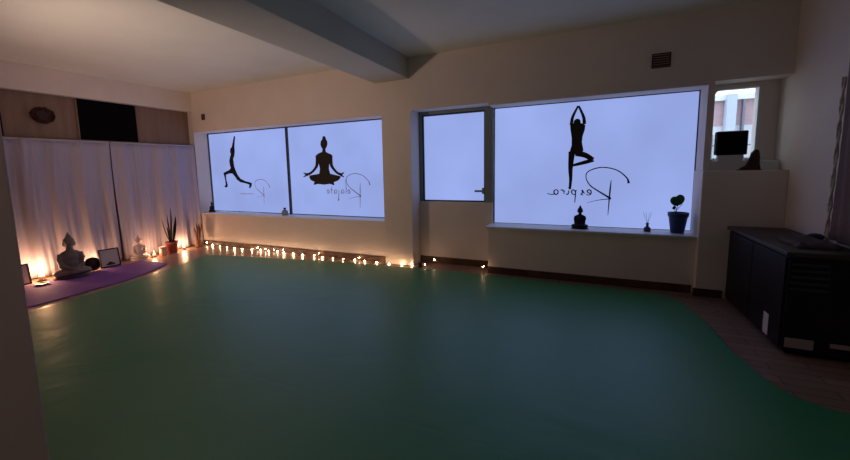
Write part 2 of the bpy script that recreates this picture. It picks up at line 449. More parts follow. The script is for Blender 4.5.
# wreath / woven wall ornament
bm = bmesh.new(); rnd = random.Random(5)
for k in range(30):
    a0 = rnd.uniform(0, 2*PI); r0 = rnd.uniform(.045, .10); pts = []
    for i in range(15):
        a = a0+i*.42; r = r0*(1+.13*math.sin(3*a+k))
        pts.append((.02+.016*math.sin(i*1.3+k), r*math.cos(a)*1.18, r*.95*math.sin(a)))
    tube(bm, pts, .0085, 5)
for k in range(8):
    a = k*.9+.3; tube(bm, [(.02, .09*math.cos(a), .08*math.sin(a)), (.03, .135*math.cos(a+.1), .12*math.sin(a+.1))], [.008, .002], 5)
wr = thing('wall_wreath', 'dark round woven wreath hanging on the wall over the curtain', 'wreath', (XL+.005, 2.53, 2.155))
obj('woven_ring', bm, M['wicker'], wr, True)
bm = bmesh.new(); ell(bm, (.025, .0, .0), (.022, .085, .075)); obj('wreath_centre', bm, M['reddish'], wr, True)

tag(B('junction_box', [(-6.205, -6.125, D-.02, D, 2.275, 2.375)], M['vent'], bevel=.006), 'small brown box on the wall above the left end of the first window', 'junction box')
t = thing('wall_vent', 'square brown vent high on the wall above the big window', 'vent', (.655, D, 2.35))
B('vent_frame', [(-.08, .08, -.012, 0, .058, .07), (-.08, .08, -.012, 0, -.07, -.058), (-.08, -.068, -.012, 0, -.058, .058), (.068, .08, -.012, 0, -.058, .058)], M['vent'], t, .002)
B('vent_slats', [(-.068, .068, -.009, -.001, -.055+i*.0225, -.038+i*.0225) for i in range(5)], M['vent'], t)

# ------------------------------------------------------------------ decals on the frosted glass
Y0, Y1 = G-.0022, G-.0002
def decal(name, label, cat, builder, m, group=None):
    bm = bmesh.new(); builder(bm)
    o = obj(name, bm, m)
    return tag(o, label, cat, group)
p1 = [(-5.777, 1.994), (-5.749, 1.975), (-5.775, 1.872), (-5.79, 1.785), (-5.788, 1.714), (-5.806, 1.643), (-5.844, 1.574), (-5.836, 1.502), (-5.829, 1.43), (-5.8, 1.369), (-5.758, 1.286), (-5.69, 1.214), (-5.569, 1.17), (-5.458, 1.149), (-5.411, 1.131), (-5.426, 1.082), (-5.47, 1.036), (-5.492, 1.053), (-5.477, 1.106), (-5.573, 1.131), (-5.697, 1.15), (-5.783, 1.197), (-5.837, 1.262), (-5.893, 1.313), (-5.986, 1.314), (-6.068, 1.29), (-6.071, 1.217), (-6.049, 1.133), (-6.039, 1.081), (-6.079, 1.052), (-6.136, 1.07), (-6.095, 1.103), (-6.096, 1.181), (-6.113, 1.265), (-6.132, 1.327), (-6.061, 1.352), (-5.969, 1.379), (-5.923, 1.414), (-5.943, 1.469), (-5.951, 1.541), (-5.927, 1.612), (-5.895, 1.664), (-5.911, 1.708), (-5.9, 1.764), (-5.855, 1.798), (-5.819, 1.891)]
decal('yoga_decal', 'dark lunging yoga figure decal with raised arms on the leftmost pane', 'window decal', lambda bm: prism(bm, p1, Y0, Y1), M['decal'], 'yoga figure decals')
p2t = [(-3.785, 1.87), (-3.759, 1.878), (-3.731, 1.862), (-3.726, 1.83), (-3.7, 1.788), (-3.699, 1.742), (-3.719, 1.702), (-3.742, 1.674), (-3.738, 1.627), (-3.692, 1.605), (-3.632, 1.583), (-3.621, 1.536), (-3.663, 1.488), (-3.685, 1.416), (-3.693, 1.357), (-3.666, 1.255), (-3.898, 1.255), (-3.871, 1.36), (-3.883, 1.42), (-3.901, 1.495), (-3.939, 1.546), (-3.925, 1.59), (-3.875, 1.612), (-3.811, 1.63), (-3.801, 1.676), (-3.825, 1.707), (-3.837, 1.748), (-3.83, 1.794), (-3.795, 1.833)]
p2l = [(-4.091, 1.256), (-3.877, 1.283), (-3.686, 1.281), (-3.474, 1.237), (-3.483, 1.202), (-3.527, 1.168), (-3.607, 1.145), (-3.603, 1.092), (-3.684, 1.116), (-3.802, 1.104), (-3.925, 1.116), (-4.013, 1.101), (-3.998, 1.152), (-4.065, 1.177), (-4.097, 1.22)]
def lotus(bm):
    prism(bm, p2t, Y0, Y1); prism(bm, p2l, Y0-.0003, Y1)
    stroke(bm, [(-3.908, 1.575), (-3.925, 1.436), (-3.967, 1.368), (-4.057, 1.298), (-4.15, 1.27)], [.075, .06, .045, .038, .045], Y0-.0006, Y1)
    stroke(bm, [(-3.650, 1.57), (-3.643, 1.429), (-3.607, 1.361), (-3.531, 1.29), (-3.455, 1.262)], [.075, .06, .045, .038, .045], Y0-.0006, Y1)
    stroke(bm, [(-4.14, 1.27), (-4.215, 1.30)], [.04, .012], Y0-.0009, Y1); stroke(bm, [(-4.13, 1.268), (-4.22, 1.235)], [.035, .012], Y0-.0009, Y1)
    stroke(bm, [(-3.465, 1.262), (-3.405, 1.295)], [.04, .012], Y0-.0009, Y1); stroke(bm, [(-3.47, 1.255), (-3.41, 1.225)], [.035, .012], Y0-.0009, Y1)
decal('yoga_decal', 'brownish black cross legged lotus figure decal on the second pane', 'window decal', lotus, M['decal_brown'], 'yoga figure decals')
p3t = [(-.172, 1.804), (-.13, 1.822), (-.056, 1.816), (-.01, 1.792), (-.015, 1.734), (-.035, 1.665), (-.04, 1.596), (-.021, 1.5), (-.061, 1.452), (-.18, 1.456), (-.168, 1.495), (-.15, 1.566), (-.152, 1.654), (-.167, 1.743)]
def tree(bm):
    prism(bm, p3t, Y0, Y1)
    stroke(bm, [(-.158, 1.80), (-.147, 1.892), (-.092, 2.015)], [.04, .032, .02], Y0-.0003, Y1)
    stroke(bm, [(-.022, 1.80), (-.031, 1.883), (-.087, 2.015)], [.04, .032, .02], Y0-.0003, Y1)
    prism(bm, [(-.098+.038*math.cos(a), 1.828+.042*math.sin(a)) for a in [i*PI/8 for i in range(16)]], Y0-.0006, Y1)
    stroke(bm, [(-.145, 1.49), (-.155, 1.298), (-.150, 1.17), (-.156, 1.044)], [.075, .05, .036, .026], Y0-.0003, Y1)
    stroke(bm, [(-.10, 1.474), (.0, 1.443), (.082, 1.388)], [.075, .06, .05], Y0-.0003, Y1)
    stroke(bm, [(.088, 1.388), (.0, 1.362), (-.14, 1.326)], [.045, .045, .028], Y0-.0006, Y1)
decal('yoga_decal', 'black tree pose figure decal with joined raised hands on the big pane', 'window decal', tree, M['decal_brown'], 'yoga figure decals')

# mirrored script: "Respira" as seen from inside
YA, YB_ = G-.0047, G-.0033
def script(bm, x, z, k=1.0, w=1.0, word='espira'):
    # origin = the middle of the R's stem; already mirrored (big R at the right, small letters run leftwards)
    T = lambda pts: [(x+(a-.271)*k, z+(b-.958)*k) for a, b in pts]
    S = lambda pts, ws: stroke(bm, T(pts), [q*w*k for q in ws], YA, YB_)
    S([(.452, 1.115), (.429, 1.177), (.336, 1.26), (.212, 1.297), (.104, 1.286), (.025, 1.241), (.018, 1.17), (.062, 1.091), (.144, 1.028), (.282, .937)], [.026, .014, .012, .012, .013, .011, .010, .013, .016, .022])
    S([(.276, 1.15), (.270, 1.05), (.265, .94), (.257, .745)], [.006, .017, .015, .005])
    S([(.282, .937), (.163, .921), (.036, .887)], [.012, .007, .004])
    ws = [.011, .015, .009]
    def L(cx, pts, k2=1): S([(cx+px*.001*k2, .985+pz*.001*k2) for px, pz in pts], ws)
    e_ = [(18, 10), (-14, 22), (-22, 42), (-2, 54), (18, 38), (16, 6), (-8, -8), (-32, 4)]
    a_ = [(-10, 44), (14, 54), (34, 34), (26, 2), (2, -2), (-12, 20), (-10, 48), (-14, 2), (-34, -4)]
    if word == 'elajate':
        L(.055, e_); L(.0, [(0, 225), (4, 120), (-2, 10), (-16, 0)]); L(-.075, a_)
        L(-.145, [(6, 46), (-2, -30), (-14, -130), (6, -90)]); L(-.145, [(6, 74), (2, 82)])
        L(-.215, a_); L(-.285, [(4, 100), (0, 40), (-4, 2), (-18, -2)]); L(-.285, [(24, 52), (-22, 56)]); L(-.355, e_)
        return
    if word == '':
        S([(-.02, .965), (-.12, .972), (-.26, .968), (-.40, .975), (-.50, .970)], [.006, .014, .016, .014, .005])
        return
    L(.055, [(18, 10), (-14, 22), (-22, 42), (-2, 54), (18, 38), (16, 6), (-8, -8), (-32, 4)])     # e
    L(-.015, [(20, 8), (-8, 52), (-2, 22), (-18, 0), (6, -8)])                                      # s
    L(-.10, [(20, 44), (8, 40), (6, -20), (2, -100)])                                                 # p stem
    L(-.10, [(6, 30), (-18, 54), (-36, 34), (-26, 4), (0, -2)])                                       # p bowl
    L(-.175, [(8, 46), (4, 10), (-10, -2), (-24, 6)]); L(-.175, [(4, 74), (0, 82)])                    # i
    L(-.235, [(20, 46), (14, 0)]); L(-.235, [(14, 28), (-4, 52), (-24, 46)])                           # r
    L(-.32, [(-10, 44), (14, 54), (34, 34), (26, 2), (2, -2), (-12, 20), (-10, 48), (-14, 2), (-40, -4), (-90, 6)])  # a
decal('lettering', 'bold dark mirrored word Respira in script beneath the tree pose figure', 'lettering', lambda bm: script(bm, .271, .958), M['ink'], 'script lettering on the panes')
decal('lettering', 'worn pale mirrored script word beside the lotus figure, on the second pane', 'lettering', lambda bm: script(bm, -3.117, .945, .97, .75, 'elajate'), M['ink_mid'], 'script lettering on the panes')
decal('lettering', 'faintest mirrored script letter R with a faded line on the leftmost pane', 'lettering', lambda bm: script(bm, -5.131, .93, .80, .9, ''), M['ink_pale'], 'script lettering on the panes')

# ------------------------------------------------------------------ statues
def buddha(name, label, loc, h, rz, m, mb=None, group=None, lean=0):
    t = thing(name, label, 'statue', loc, rz, group)
    bm = bmesh.new(); s = h
    # faces -y in local space
    def E(c, r, rot=None): ell(bm, tuple(v*s for v in c), tuple(v*s for v in r), rot, 20)
    E((0, 0, .16), (.26, .17, .09)); E((-.20, -.03, .12), (.13, .12, .075)); E((.20, -.03, .12), (.13, .12, .075))
    E((-.10, -.14, .12), (.19, .07, .055), Matrix.Rotation(-.25, 4, 'Z')); E((.10, -.15, .13), (.19, .07, .05), Matrix.Rotation(.25, 4, 'Z'))
    E((0, .02, .28), (.16, .115, .18)); E((0, .02, .44), (.165, .105, .15)); E((0, .02, .535), (.165, .085, .065))
    tube(bm, [(-.155*s, .02*s, .53*s), (-.19*s, 0, .40*s), (-.18*s, -.06*s, .27*s), (-.05*s, -.15*s, .21*s)], [.06*s, .055*s, .05*s, .04*s], 12)
    tube(bm, [(.155*s, .02*s, .53*s), (.19*s, 0, .40*s), (.18*s, -.06*s, .27*s), (.05*s, -.15*s, .21*s)], [.06*s, .055*s, .05*s, .04*s], 12)
    E((0, -.16, .21), (.10, .05, .03))
    tube(bm, [(0, .02*s, .55*s), (0, .01*s, .67*s)], [.07*s, .06*s], 12)
    E((0, 0, .755), (.092, .10, .115)); E((0, -.095, .745), (.016, .02, .03)); E((-.095, 0, .735), (.018, .03, .05)); E((.095, 0, .735), (.018, .03, .05))
    E((0, -.085, .70), (.035, .02, .012)); E((-.035, -.088, .77), (.022, .012, .01)); E((.035, -.088, .77), (.022, .012, .01))
    E((0, .015, .80), (.10, .105, .09)); E((0, .01, .90), (.052, .052, .05)); E((0, .01, .955), (.022, .022, .045))
    o = obj('statue_body', bm, m, t, True)
    r = o.modifiers.new('remesh', 'REMESH'); r.mode = 'VOXEL'; r.voxel_size = s*.013; r.use_smooth_shade = True
    sm = o.modifiers.new('smooth', 'SMOOTH'); sm.iterations = 2; sm.factor = .5
    bm = bmesh.new()
    lathe(bm, [(.31*s, 0), (.335*s, .01*s), (.335*s, .03*s), (.29*s, .045*s), (.31*s, .06*s), (.28*s, .075*s)], n=28)
    for v in bm.verts: v.co.y *= .68
    obj('statue_base', bm, mb or m, t, True)
    return t
buddha('buddha_statue', 'large grey seated Buddha statue on the floor beside the brightest candle', (-6.1, 2.44, .011), .60, PI/2-.25, M['stone'], M['dark_stone'], 'Buddha statues')
buddha('buddha_statue', 'small pale seated Buddha statue on the floor between picture frame and snake plant', (-6.32, 3.40, 0), .40, PI/2-.3, M['pale_stone'], None, 'Buddha statues')
buddha('buddha_statue', 'tiny dark Buddha figurine in the left corner of the first window sill', (-6.345, 4.75, .60), .20, .25, M['black_resin'], None, 'Buddha statues')
buddha('buddha_statue', 'black Buddha figurine on the big window sill beneath the tree pose figure', (-.035, 4.72, .60), .275, 0, M['black_resin'], None, 'Buddha statues')

# dark round bowl-like stone beside big statue
t = thing('singing_bowl', 'dark round bowl standing on edge right of the large grey statue', 'bowl', (-6.2, 2.71, .011), -.3)
bm = bmesh.new(); n = 28
prof = [(.03, -.045), (.075, -.035), (.094, 0), (.096, .035), (.088, .035), (.08, .0), (.06, -.025), (.02, -.032)]
lathe(bm, prof, n=n)
bmesh.ops.rotate(bm, verts=bm.verts, cent=(0, 0, 0), matrix=Matrix.Rotation(PI/2-.25, 3, 'Y'))
zmin = min(v.co.z for v in bm.verts)
for v in bm.verts: v.co.z -= zmin
obj('bowl_shell', bm, M['dark_stone'], t, True)
bm = bmesh.new(); ell(bm, (-.02, 0, .095), (.035, .07, .075)); obj('bowl_cushion', bm, M['reddish'], t, True)

# ------------------------------------------------------------------ picture frames
def picture(label, loc, w, h, rz, tilt, art):
    t = thing('picture_frame', label, 'picture frame', loc, rz, 'picture frames on the floor')
    R_ = Matrix.Rotation(-tilt, 4, 'X'); b_ = .016
    def P(n, boxes, m, bev=0):
        bm = bmesh.new()
        for q in boxes: box(bm, *q, mtx=R_)
        return obj(n, bm, m, t, bevel=bev)
    P('frame_border', [(-w/2, w/2, -.012, .008, h-b_, h), (-w/2, w/2, -.012, .008, 0, b_), (-w/2, -w/2+b_, -.012, .008, b_, h-b_), (w/2-b_, w/2, -.012, .008, b_, h-b_)], M['frame_black'], .002)
    P('frame_picture', [(-w/2+b_, w/2-b_, -.004, .004, b_, h-b_)], M['art'])
    if art:
        bm = bmesh.new(); pts = [(-.055, .045), (-.03, .06), (-.01, .08), (.01, .075), (.03, .06), (.06, .05), (.055, .035), (0, .028), (-.05, .032)]
        prism(bm, pts, -.0055, -.0041)
        for v in bm.verts: v.co = R_ @ v.co
        obj('picture_motif', bm, M['frame_black'], t)
    P('frame_stand', [(-.02, .02, .008, .06, .0, .01)], M['frame_black'])
    return t
picture('black framed picture with pale print standing right of the dark bowl', (-6.24, 2.955, .001), .25, .27, PI/2-.12, .2, True)
picture('dark picture frame standing at the far left, half hidden by the near wall', (-6.27, 1.99, .001), .20, .26, PI/2+.1, .12, False)

# ------------------------------------------------------------------ candles
def candle(label, loc, r, h, power, jar=False, group='candles on the floor'):
    t = thing('candle', label, 'candle', loc, 0, group)
    if jar:
        bm = bmesh.new(); lathe(bm, [(r*.85, 0), (r, .006), (r, h*1.0), (r*.9, h*1.0), (r*.9, h*.62), (.002, h*.62)]); obj('candle_jar', bm, M['jar'], t, True)
        fz = h*.62
    else:
        bm = bmesh.new(); lathe(bm, [(r*1.25, 0), (r*1.45, .008), (r*1.4, .010), (r*1.1, .004)]); obj('candle_dish', bm, M['dark_stone'], t, True)
        bm = bmesh.new(); lathe(bm, [(r*.97, .005), (r, .008), (r, h-.004), (r*.8, h), (r*.3, h-.003), (.002, h-.003)]); obj('candle_wax', bm, M['wax'], t, True)
        fz = h
    bm = bmesh.new(); tube(bm, [(0, 0, fz-.004), (0, 0, fz+.008)], .0012, 5); wick = obj('candle_wick', bm, M['plug'], t)
    bm = bmesh.new(); lathe(bm, [(.001, .006), (.006, .012), (.0075, .02), (.005, .032), (.0008, .048)], (0, 0, fz), 10); obj('candle_flame', bm, M['flame'], wick, True)
    ld = bpy.data.lights.new('candle_light', 'POINT'); ld.energy = power*3.2; ld.color = (1, .52, .25); ld.shadow_soft_size = .02
    lo = bpy.data.objects.new('candle_light', ld); C.objects.link(lo); lo.parent = t; lo.location = (0, 0, fz+.055)
    return t
candle('brightest lit candle, left of the large grey statue', (-6.30, 2.20, .001), .032, .075, 3.6)
candle('lit candle glowing behind the small pale Buddha, near the pink jar', (-6.26, 3.58, .001), .024, .05, 1.3)
candle('lit candle hidden between the big statue and the black framed picture', (-6.335, 2.80, .001), .022, .06, 1.0)
candle('lit candle glowing at the foot of the curtain beside the dried leaves', (-6.36, 4.15, .001), .022, .04, 1.3)
candle('pink glass candle jar standing left of the snake plant', (-6.22, 3.70, .001), .052, .15, .25, True)
t = thing('incense_dish', 'shallow pale dish on the floor before the large grey statue', 'dish', (-6.03, 2.10, .011))
bm = bmesh.new(); lathe(bm, [(.03, 0), (.06, .008), (.068, .02), (.063, .02), (.055, .011), (.002, .007)]); obj('dish_bowl', bm, M['wax'], t, True)

# ------------------------------------------------------------------ plants
def blade(bm, base, tip, w, bend, n=9):
    base = Vector(base); tip = Vector(tip); up = (tip-base); side = up.cross(Vector((math.cos(bend), math.sin(bend), 0))).normalized()
    nrm = side.cross(up).normalized(); L_ = []
    for i in range(n+1):
        t = i/n; c = base+up*t+nrm*(.06*up.length*math.sin(t*PI*.8)*math.cos(bend*3)); ww = w*(.55+.75*t-1.25*t**3.2)
        ww = max(ww, .0012)
        L_.append([bm.verts.new(c-side*ww-nrm*.002), bm.verts.new(c+nrm*ww*.35), bm.verts.new(c+side*ww-nrm*.002), bm.verts.new(c-nrm*(.004)+nrm*ww*.15)])
    for a, b in zip(L_, L_[1:]):
        for k in range(4): bm.faces.new((a[k], a[(k+1) % 4], b[(k+1) % 4], b[k]))
    bm.faces.new(L_[0][::-1]); bm.faces.new(L_[-1])
t = thing('snake_plant', 'snake plant with upright dark leaves in a red pot before the curtain', 'plant', (-6.30, 3.905, 0))
bm = bmesh.new(); lathe(bm, [(.065, 0), (.07, .005), (.088, .16), (.094, .162), (.096, .195), (.086, .195), (.082, .175), (.002, .175)]); pot = obj('pot', bm, M['terracotta'], t, True)
bm = bmesh.new(); lathe(bm, [(.08, .170), (.082, .176), (.04, .184), (.002, .182)]); obj('soil', bm, M['soil'], pot, True)
for (bx, by, tx, ty, tz, ww, bd) in [(.0, .0, .01, .03, .76, .030, 1.6), (.01, -.03, .0, -.115, .60, .034, 1.3), (-.01, .03, .02, .085, .62, .032, 1.9), (.02, -.01, .03, -.05, .66, .032, 1.5), (-.02, .01, -.03, .03, .55, .030, 1.7), (.01, .02, .04, .055, .50, .028, 1.4), (0, -.02, .02, -.075, .46, .028, 1.8)]:
    bm = bmesh.new(); blade(bm, (bx, by, .17), (tx, ty, tz), ww, bd); obj('leaf', bm, M['leaf_dark'], t, True)

t = thing('dried_bouquet', 'bundle of dried twisted leaves standing in the corner by the window wall', 'dried plant', (-6.29, 4.38, 0))
bm = bmesh.new(); lathe(bm, [(.045, 0), (.06, .01), (.065, .07), (.04, .13), (.045, .15), (.036, .15), (.03, .12), (.002, .1)]); obj('vase', bm, M['dried'], t, True)
rnd = random.Random(11)
for k in range(13):
    a = rnd.uniform(0, 2*PI); r = rnd.uniform(.04, .14); z = rnd.uniform(.26, .45)
    bm = bmesh.new(); blade(bm, (.02*math.cos(a), .02*math.sin(a), .12), (r*math.cos(a)*.7, r*math.sin(a), z), rnd.uniform(.018, .028), rnd.uniform(0, 6)); obj('dried_leaf', bm, M['dried'], t, True)

def heart_leaf(bm, c, size, yaw, pitch):
    Rm = Matrix.Translation(c) @ Matrix.Rotation(yaw, 4, 'Z') @ Matrix.Rotation(pitch, 4, 'X')
    n = 20; ring = []; mid = bm.verts.new(Rm @ Vector((0, .004, size*.45)))
    for i in range(n):
        a = 2*PI*i/n; rx = size*.36*math.sin(a)*(1-.18*math.cos(a)); rz = size*(.48-.5*math.cos(a)) + (size*.10*abs(math.cos(a/2))**6 if True else 0)
        ring.append(bm.verts.new(Rm @ Vector((rx, -.012*abs(math.sin(a)), rz))))
    for i in range(n): bm.faces.new((mid, ring[i], ring[(i+1) % n]))
    for f in bm.faces: f.smooth = True
t = thing('potted_plant', 'small green leafy plant in a dark blue pot on the big window sill', 'plant', (.898, 4.73, .60))
bm = bmesh.new(); lathe(bm, [(.055, 0), (.06, .004), (.083, .17), (.09, .172), (.094, .215), (.085, .215), (.08, .19), (.002, .19)]); pot = obj('pot', bm, M['blue_pot'], t, True)
bm = bmesh.new(); lathe(bm, [(.078, .186), (.08, .192), (.03, .2), (.002, .2)]); obj('soil', bm, M['soil'], pot, True)
bm = bmesh.new(); tube(bm, [(-.01, 0, .19), (-.02, 0, .24), (-.005, 0, .30)], [.005, .004, .003], 6); tube(bm, [(-.012, 0, .2), (-.04, -.01, .25), (-.058, 0, .26)], .0028, 5); tube(bm, [(-.015, 0, .24), (.02, 0, .29), (.03, 0, .31)], .0028, 5); stem = obj('stem', bm, M['leaf'], t, True)
for (x, z, sz, yw, pt, roll) in [(-.012, .285, .125, .3, .12, -.10), (.0, .28, .12, -.2, .1, .50), (.0, .285, .085, .1, .2, .25), (-.05, .245, .045, .2, .2, -.2)]:
    bm = bmesh.new(); heart_leaf(bm, (0, 0, 0), sz, yw, pt)
    bmesh.ops.rotate(bm, verts=bm.verts, cent=(0, 0, 0), matrix=Matrix.Rotation(-roll, 3, 'Y')); bmesh.ops.translate(bm, verts=bm.verts, vec=(x, -.01, z))
    o = obj('leaf', bm, M['leaf'], stem, True); sf = o.modifiers.new('thick', 'SOLIDIFY'); sf.thickness = .0015

# diffuser bottle with reeds, small bottle
t = thing('reed_diffuser', 'small dark reed diffuser bottle left of the potted plant on the sill', 'diffuser', (.628, 4.72, .60))
bm = bmesh.new(); lathe(bm, [(.030, 0), (.034, .004), (.034, .035), (.022, .05), (.013, .058), (.013, .085), (.016, .088), (.016, .094), (.004, .094)]); obj('bottle', bm, M['bottle'], t, True)
for x, y in ((-.042, .01), (.036, .0), (-.02, -.012), (.018, .012)):
    bm = bmesh.new(); tube(bm, [(0, 0, .08), (x, y, .21)], .0014, 5); obj('reed', bm, M['reed'], t)
t = thing('bottle', 'small grey bottle on the first window sill beside the mullion', 'bottle', (-4.54, 4.75, .60))
bm = bmesh.new(); lathe(bm, [(.045, 0), (.052, .005), (.052, .065), (.03, .085), (.018, .09), (.018, .10)]); obj('bottle_body', bm, M['post'], t, True)
bm = bmesh.new(); lathe(bm, [(.020, .10), (.022, .103), (.022, .122), (.018, .125)]); obj('bottle_cap', bm, M['plug'], t, True)

# ------------------------------------------------------------------ on the pier ledge
t = thing('speaker', 'black rectangular speaker on the ledge in front of the small window', 'speaker', (1.30, 4.79, 1.342), 0)
t.location = (1.298, 4.775, 1.34)
B('speaker_cabinet', [(-.122, .122, -.045, .045, .058, .292)], M['black_resin'], t, .012)
B('speaker_grille', [(-.11, .11, -.050, -.045, .07, .28)], M['black'], t, .003)
B('speaker_foot', [(-.10, .10, -.035, .035, .0, .058)], M['niche'], t, .006)
t = thing('carved_ornament', 'dark reddish wedge shaped ornament on the ledge, right of the black speaker', 'ornament', (1.41, 4.60, 1.245))
bm = bmesh.new()
prof = [(-.095, 0), (-.07, .028), (-.035, .05), (-.012, .105), (.0, .168), (.025, .198), (.05, .19), (.060, .13), (.062, .06), (.075, 0)]
ringsets = []
for y, k in ((-.035, .82), (-.018, 1), (.018, 1), (.035, .82)):
    ringsets.append([bm.verts.new((x*k, y, z*(k if z > 0 else 1))) for x, z in prof])
for a, b_ in zip(ringsets, ringsets[1:]):
    for i in range(len(prof)): bm.faces.new((a[i], a[(i+1) % len(prof)], b_[(i+1) % len(prof)], b_[i]))
bm.faces.new(ringsets[0]); bm.faces.new(ringsets[-1][::-1])
obj('ornament_body', bm, M['reddish'], t, bevel=.006)
B('ornament_base', [(-.10, .08, -.04, .04, 0, .010)], M['dark_stone'], t, .003)
bm = bmesh.new(); lathe(bm, [(.012, 0), (.016, .005), (.016, .015), (.010, .022), (.003, .024)])
tag(obj('sill_knob', bm, M['white'], smooth=True, loc=(1.135, 4.75, 1.34)), 'tiny white round cap on the ledge at the left of the small window', 'cap')

# ------------------------------------------------------------------ cabinet on the right
t = thing('cabinet', 'low black lacquered cabinet with slatted end against the right wall', 'cabinet', (1.45, 3.88, 0))
def cb(n, boxes, m, bev=0):
    o = B(n, boxes, m, t, bev); o.matrix_parent_inverse = Matrix.Translation(-Vector(t.location)); return o
cb('cabinet_body', [(1.262, 1.645, 3.32, 4.44, .03, .70)], M['cabinet'], .004)
cb('plinth', [(1.30, 1.64, 3.36, 4.40, 0, .03)], M['black'])
cb('cabinet_top', [(1.235, 1.65, 3.29, 4.46, .70, .73)], M['cabinet_top'], .005)
doors = []
for y0, y1 in ((3.335, 3.875), (3.885, 4.425)): dr = cb('cabinet_door', [(1.248, 1.262, y0, y1, .05, .685)], M['cabinet'], .003); doors.append(dr)
for i in range(5):
    cb('vent_slat', [(1.275, 1.46, 3.306, 3.322, .47+i*.042, .485+i*.042)], M['slat'], .002)
o = cb('paper_label', [(1.2455, 1.248, 3.50, 3.58, .06, .22)], M['paper']); o['label'] = 'narrow white label on the cabinet door'; o.parent = doors[0]; o.matrix_parent_inverse = Matrix.Identity(4)
o = cb('paper_label', [(1.275, 1.42, 3.314, 3.3195, .062, .13)], M['tape']); o['label'] = 'pale rectangular label on the cabinet end'
o = cb('paper_label', [(1.50, 1.60, 3.314, 3.3195, .095, .125)], M['tape']); o['label'] = 'small strip label on the cabinet end'
bm = bmesh.new()
nx, ny = 14, 18; g = []
for i in range(nx+1):
    row = []
    for j in range(ny+1):
        x = -.11+.22*i/nx; y = -.17+.34*j/ny
        e = min(i, nx-i, j, ny-j); z = .0 if e == 0 else .028+.008*math.sin(9*x*7+j)+.006*math.cos(y*40)
        row.append(bm.verts.new((x, y, z)))
    g.append(row)
for i in range(nx):
    for j in range(ny): bm.faces.new((g[i][j], g[i+1][j], g[i+1][j+1], g[i][j+1]))
bm.faces.new([g[0][j] for j in range(ny+1)][::1] + [g[i][ny] for i in range(1, nx+1)] + [g[nx][j] for j in range(ny-1, -1, -1)] + [g[i][0] for i in range(nx-1, 0, -1)])
tag(obj('folded_cloth', bm, M['cloth'], smooth=True, loc=(1.46, 3.62, .7305)), 'rumpled greyish cloth lying on top of the black cabinet', 'cloth')
bm = bmesh.new(); lathe(bm, [(.03, 0), (.045, .01), (.05, .03), (.03, .045), (.004, .05)], n=18)
tag(obj('small_bowl', bm, M['black_resin'], smooth=True, loc=(1.60, 3.86, .7305)), 'small dark rounded object at the back of the cabinet top by the wall', 'bowl')

# brown curtain on the right wall, with a pale braided edge
t = thing('brown_curtain', 'brown hanging curtain with a pale frayed edge at the right edge of the picture', 'curtain', (1.62, 3.3, .76))
bm = bmesh.new(); g = []
for i in range(121):
    y = 2.45+1.27*i/120; row = []
    for j in range(13):
        z = .76+(2.745-.76)*j/12
        row.append(bm.verts.new((1.615+.014*math.sin(19*y+.4*math.sin(z*2))+.006*math.sin(47*y), y+(.012*math.sin(3*z) if i == 120 else 0), z)))
    g.append(row)
for i in range(120):
    for j in range(12): bm.faces.new((g[i][j], g[i+1][j], g[i+1][j+1], g[i][j+1]))
o = obj('curtain_cloth', bm, M['brown_curtain'], t, True); o.matrix_parent_inverse = Matrix.Translation(-Vector(t.location))
sf = o.modifiers.new('thick', 'SOLIDIFY'); sf.thickness = .006
bm = bmesh.new(); rnd = random.Random(3)
for ph in (0, PI):
    tube(bm, [(1.606+.006*math.cos(18*z_+ph), 3.735+.010*math.sin(18*z_+ph)+.008*math.sin(3*z_), z_) for z_ in [.78+k*.022 for k in range(52)]], [.005+.003*rnd.random() for _ in range(52)], 6)
o = obj('braided_edge', bm, M['trim_cloth'], t, True); o.matrix_parent_inverse = Matrix.Translation(-Vector(t.location))

# ------------------------------------------------------------------ string lights along the wall foot
BL = [(-6.287, 4.54, 0.054), (-6.123, 4.532, 0.02), (-5.881, 4.497, 0.02), (-5.701, 4.497, 0.02), (-5.474, 4.464, 0.02), (-5.294, 4.468, 0.02), (-5.123, 4.529, 0.02), (-5.007, 4.54, 0.051), (-4.928, 4.532, 0.02), (-4.822, 4.54, 0.04), (-4.724, 4.516, 0.02), (-4.631, 4.54, 0.044), (-4.547, 4.532, 0.02), (-4.431, 4.54, 0.056), (-4.373, 4.494, 0.02), (-4.176, 4.498, 0.02), (-3.968, 4.479, 0.02), (-3.773, 4.514, 0.02), (-3.694, 4.54, 0.06), (-3.583, 4.479, 0.02), (-3.391, 4.482, 0.02), (-3.207, 4.484, 0.02), (-3.016, 4.509, 0.02), (-2.962, 4.54, 0.049), (-2.831, 4.483, 0.02), (-2.627, 4.48, 0.02), (-2.424, 4.468, 0.02), (-2.259, 4.529, 0.02), (-2.105, 4.54, 0.02), (-1.913, 4.54, 0.041), (-1.804, 4.62, 0.10), (-1.118, 4.54, 0.09)]
t = thing('string_lights', 'string of small warm glowing bulbs lying along the foot of the window wall', 'string lights', (-3.7, 4.5, 0))
bm = bmesh.new(); pts = []
for i, p in enumerate(BL):
    pts.append((p[0], p[1], max(.004, p[2]-.016)))
    if i < len(BL)-1:
        q = BL[i+1]; pts.append(((p[0]+q[0])/2, (p[1]+q[1])/2+.012, .006))
tube(bm, smooth_pts(pts, 3), .0035, 6)
o = obj('light_cord', bm, M['cord'], t, True); o.matrix_parent_inverse = Matrix.Translation(-Vector(t.location))
o = B('plug_box', [(-2.0, -1.94, 4.51, 4.56, .0, .07)], M['plug'], t, .008); o.matrix_parent_inverse = Matrix.Translation(-Vector(t.location))
proto = None; rnd = random.Random(2)
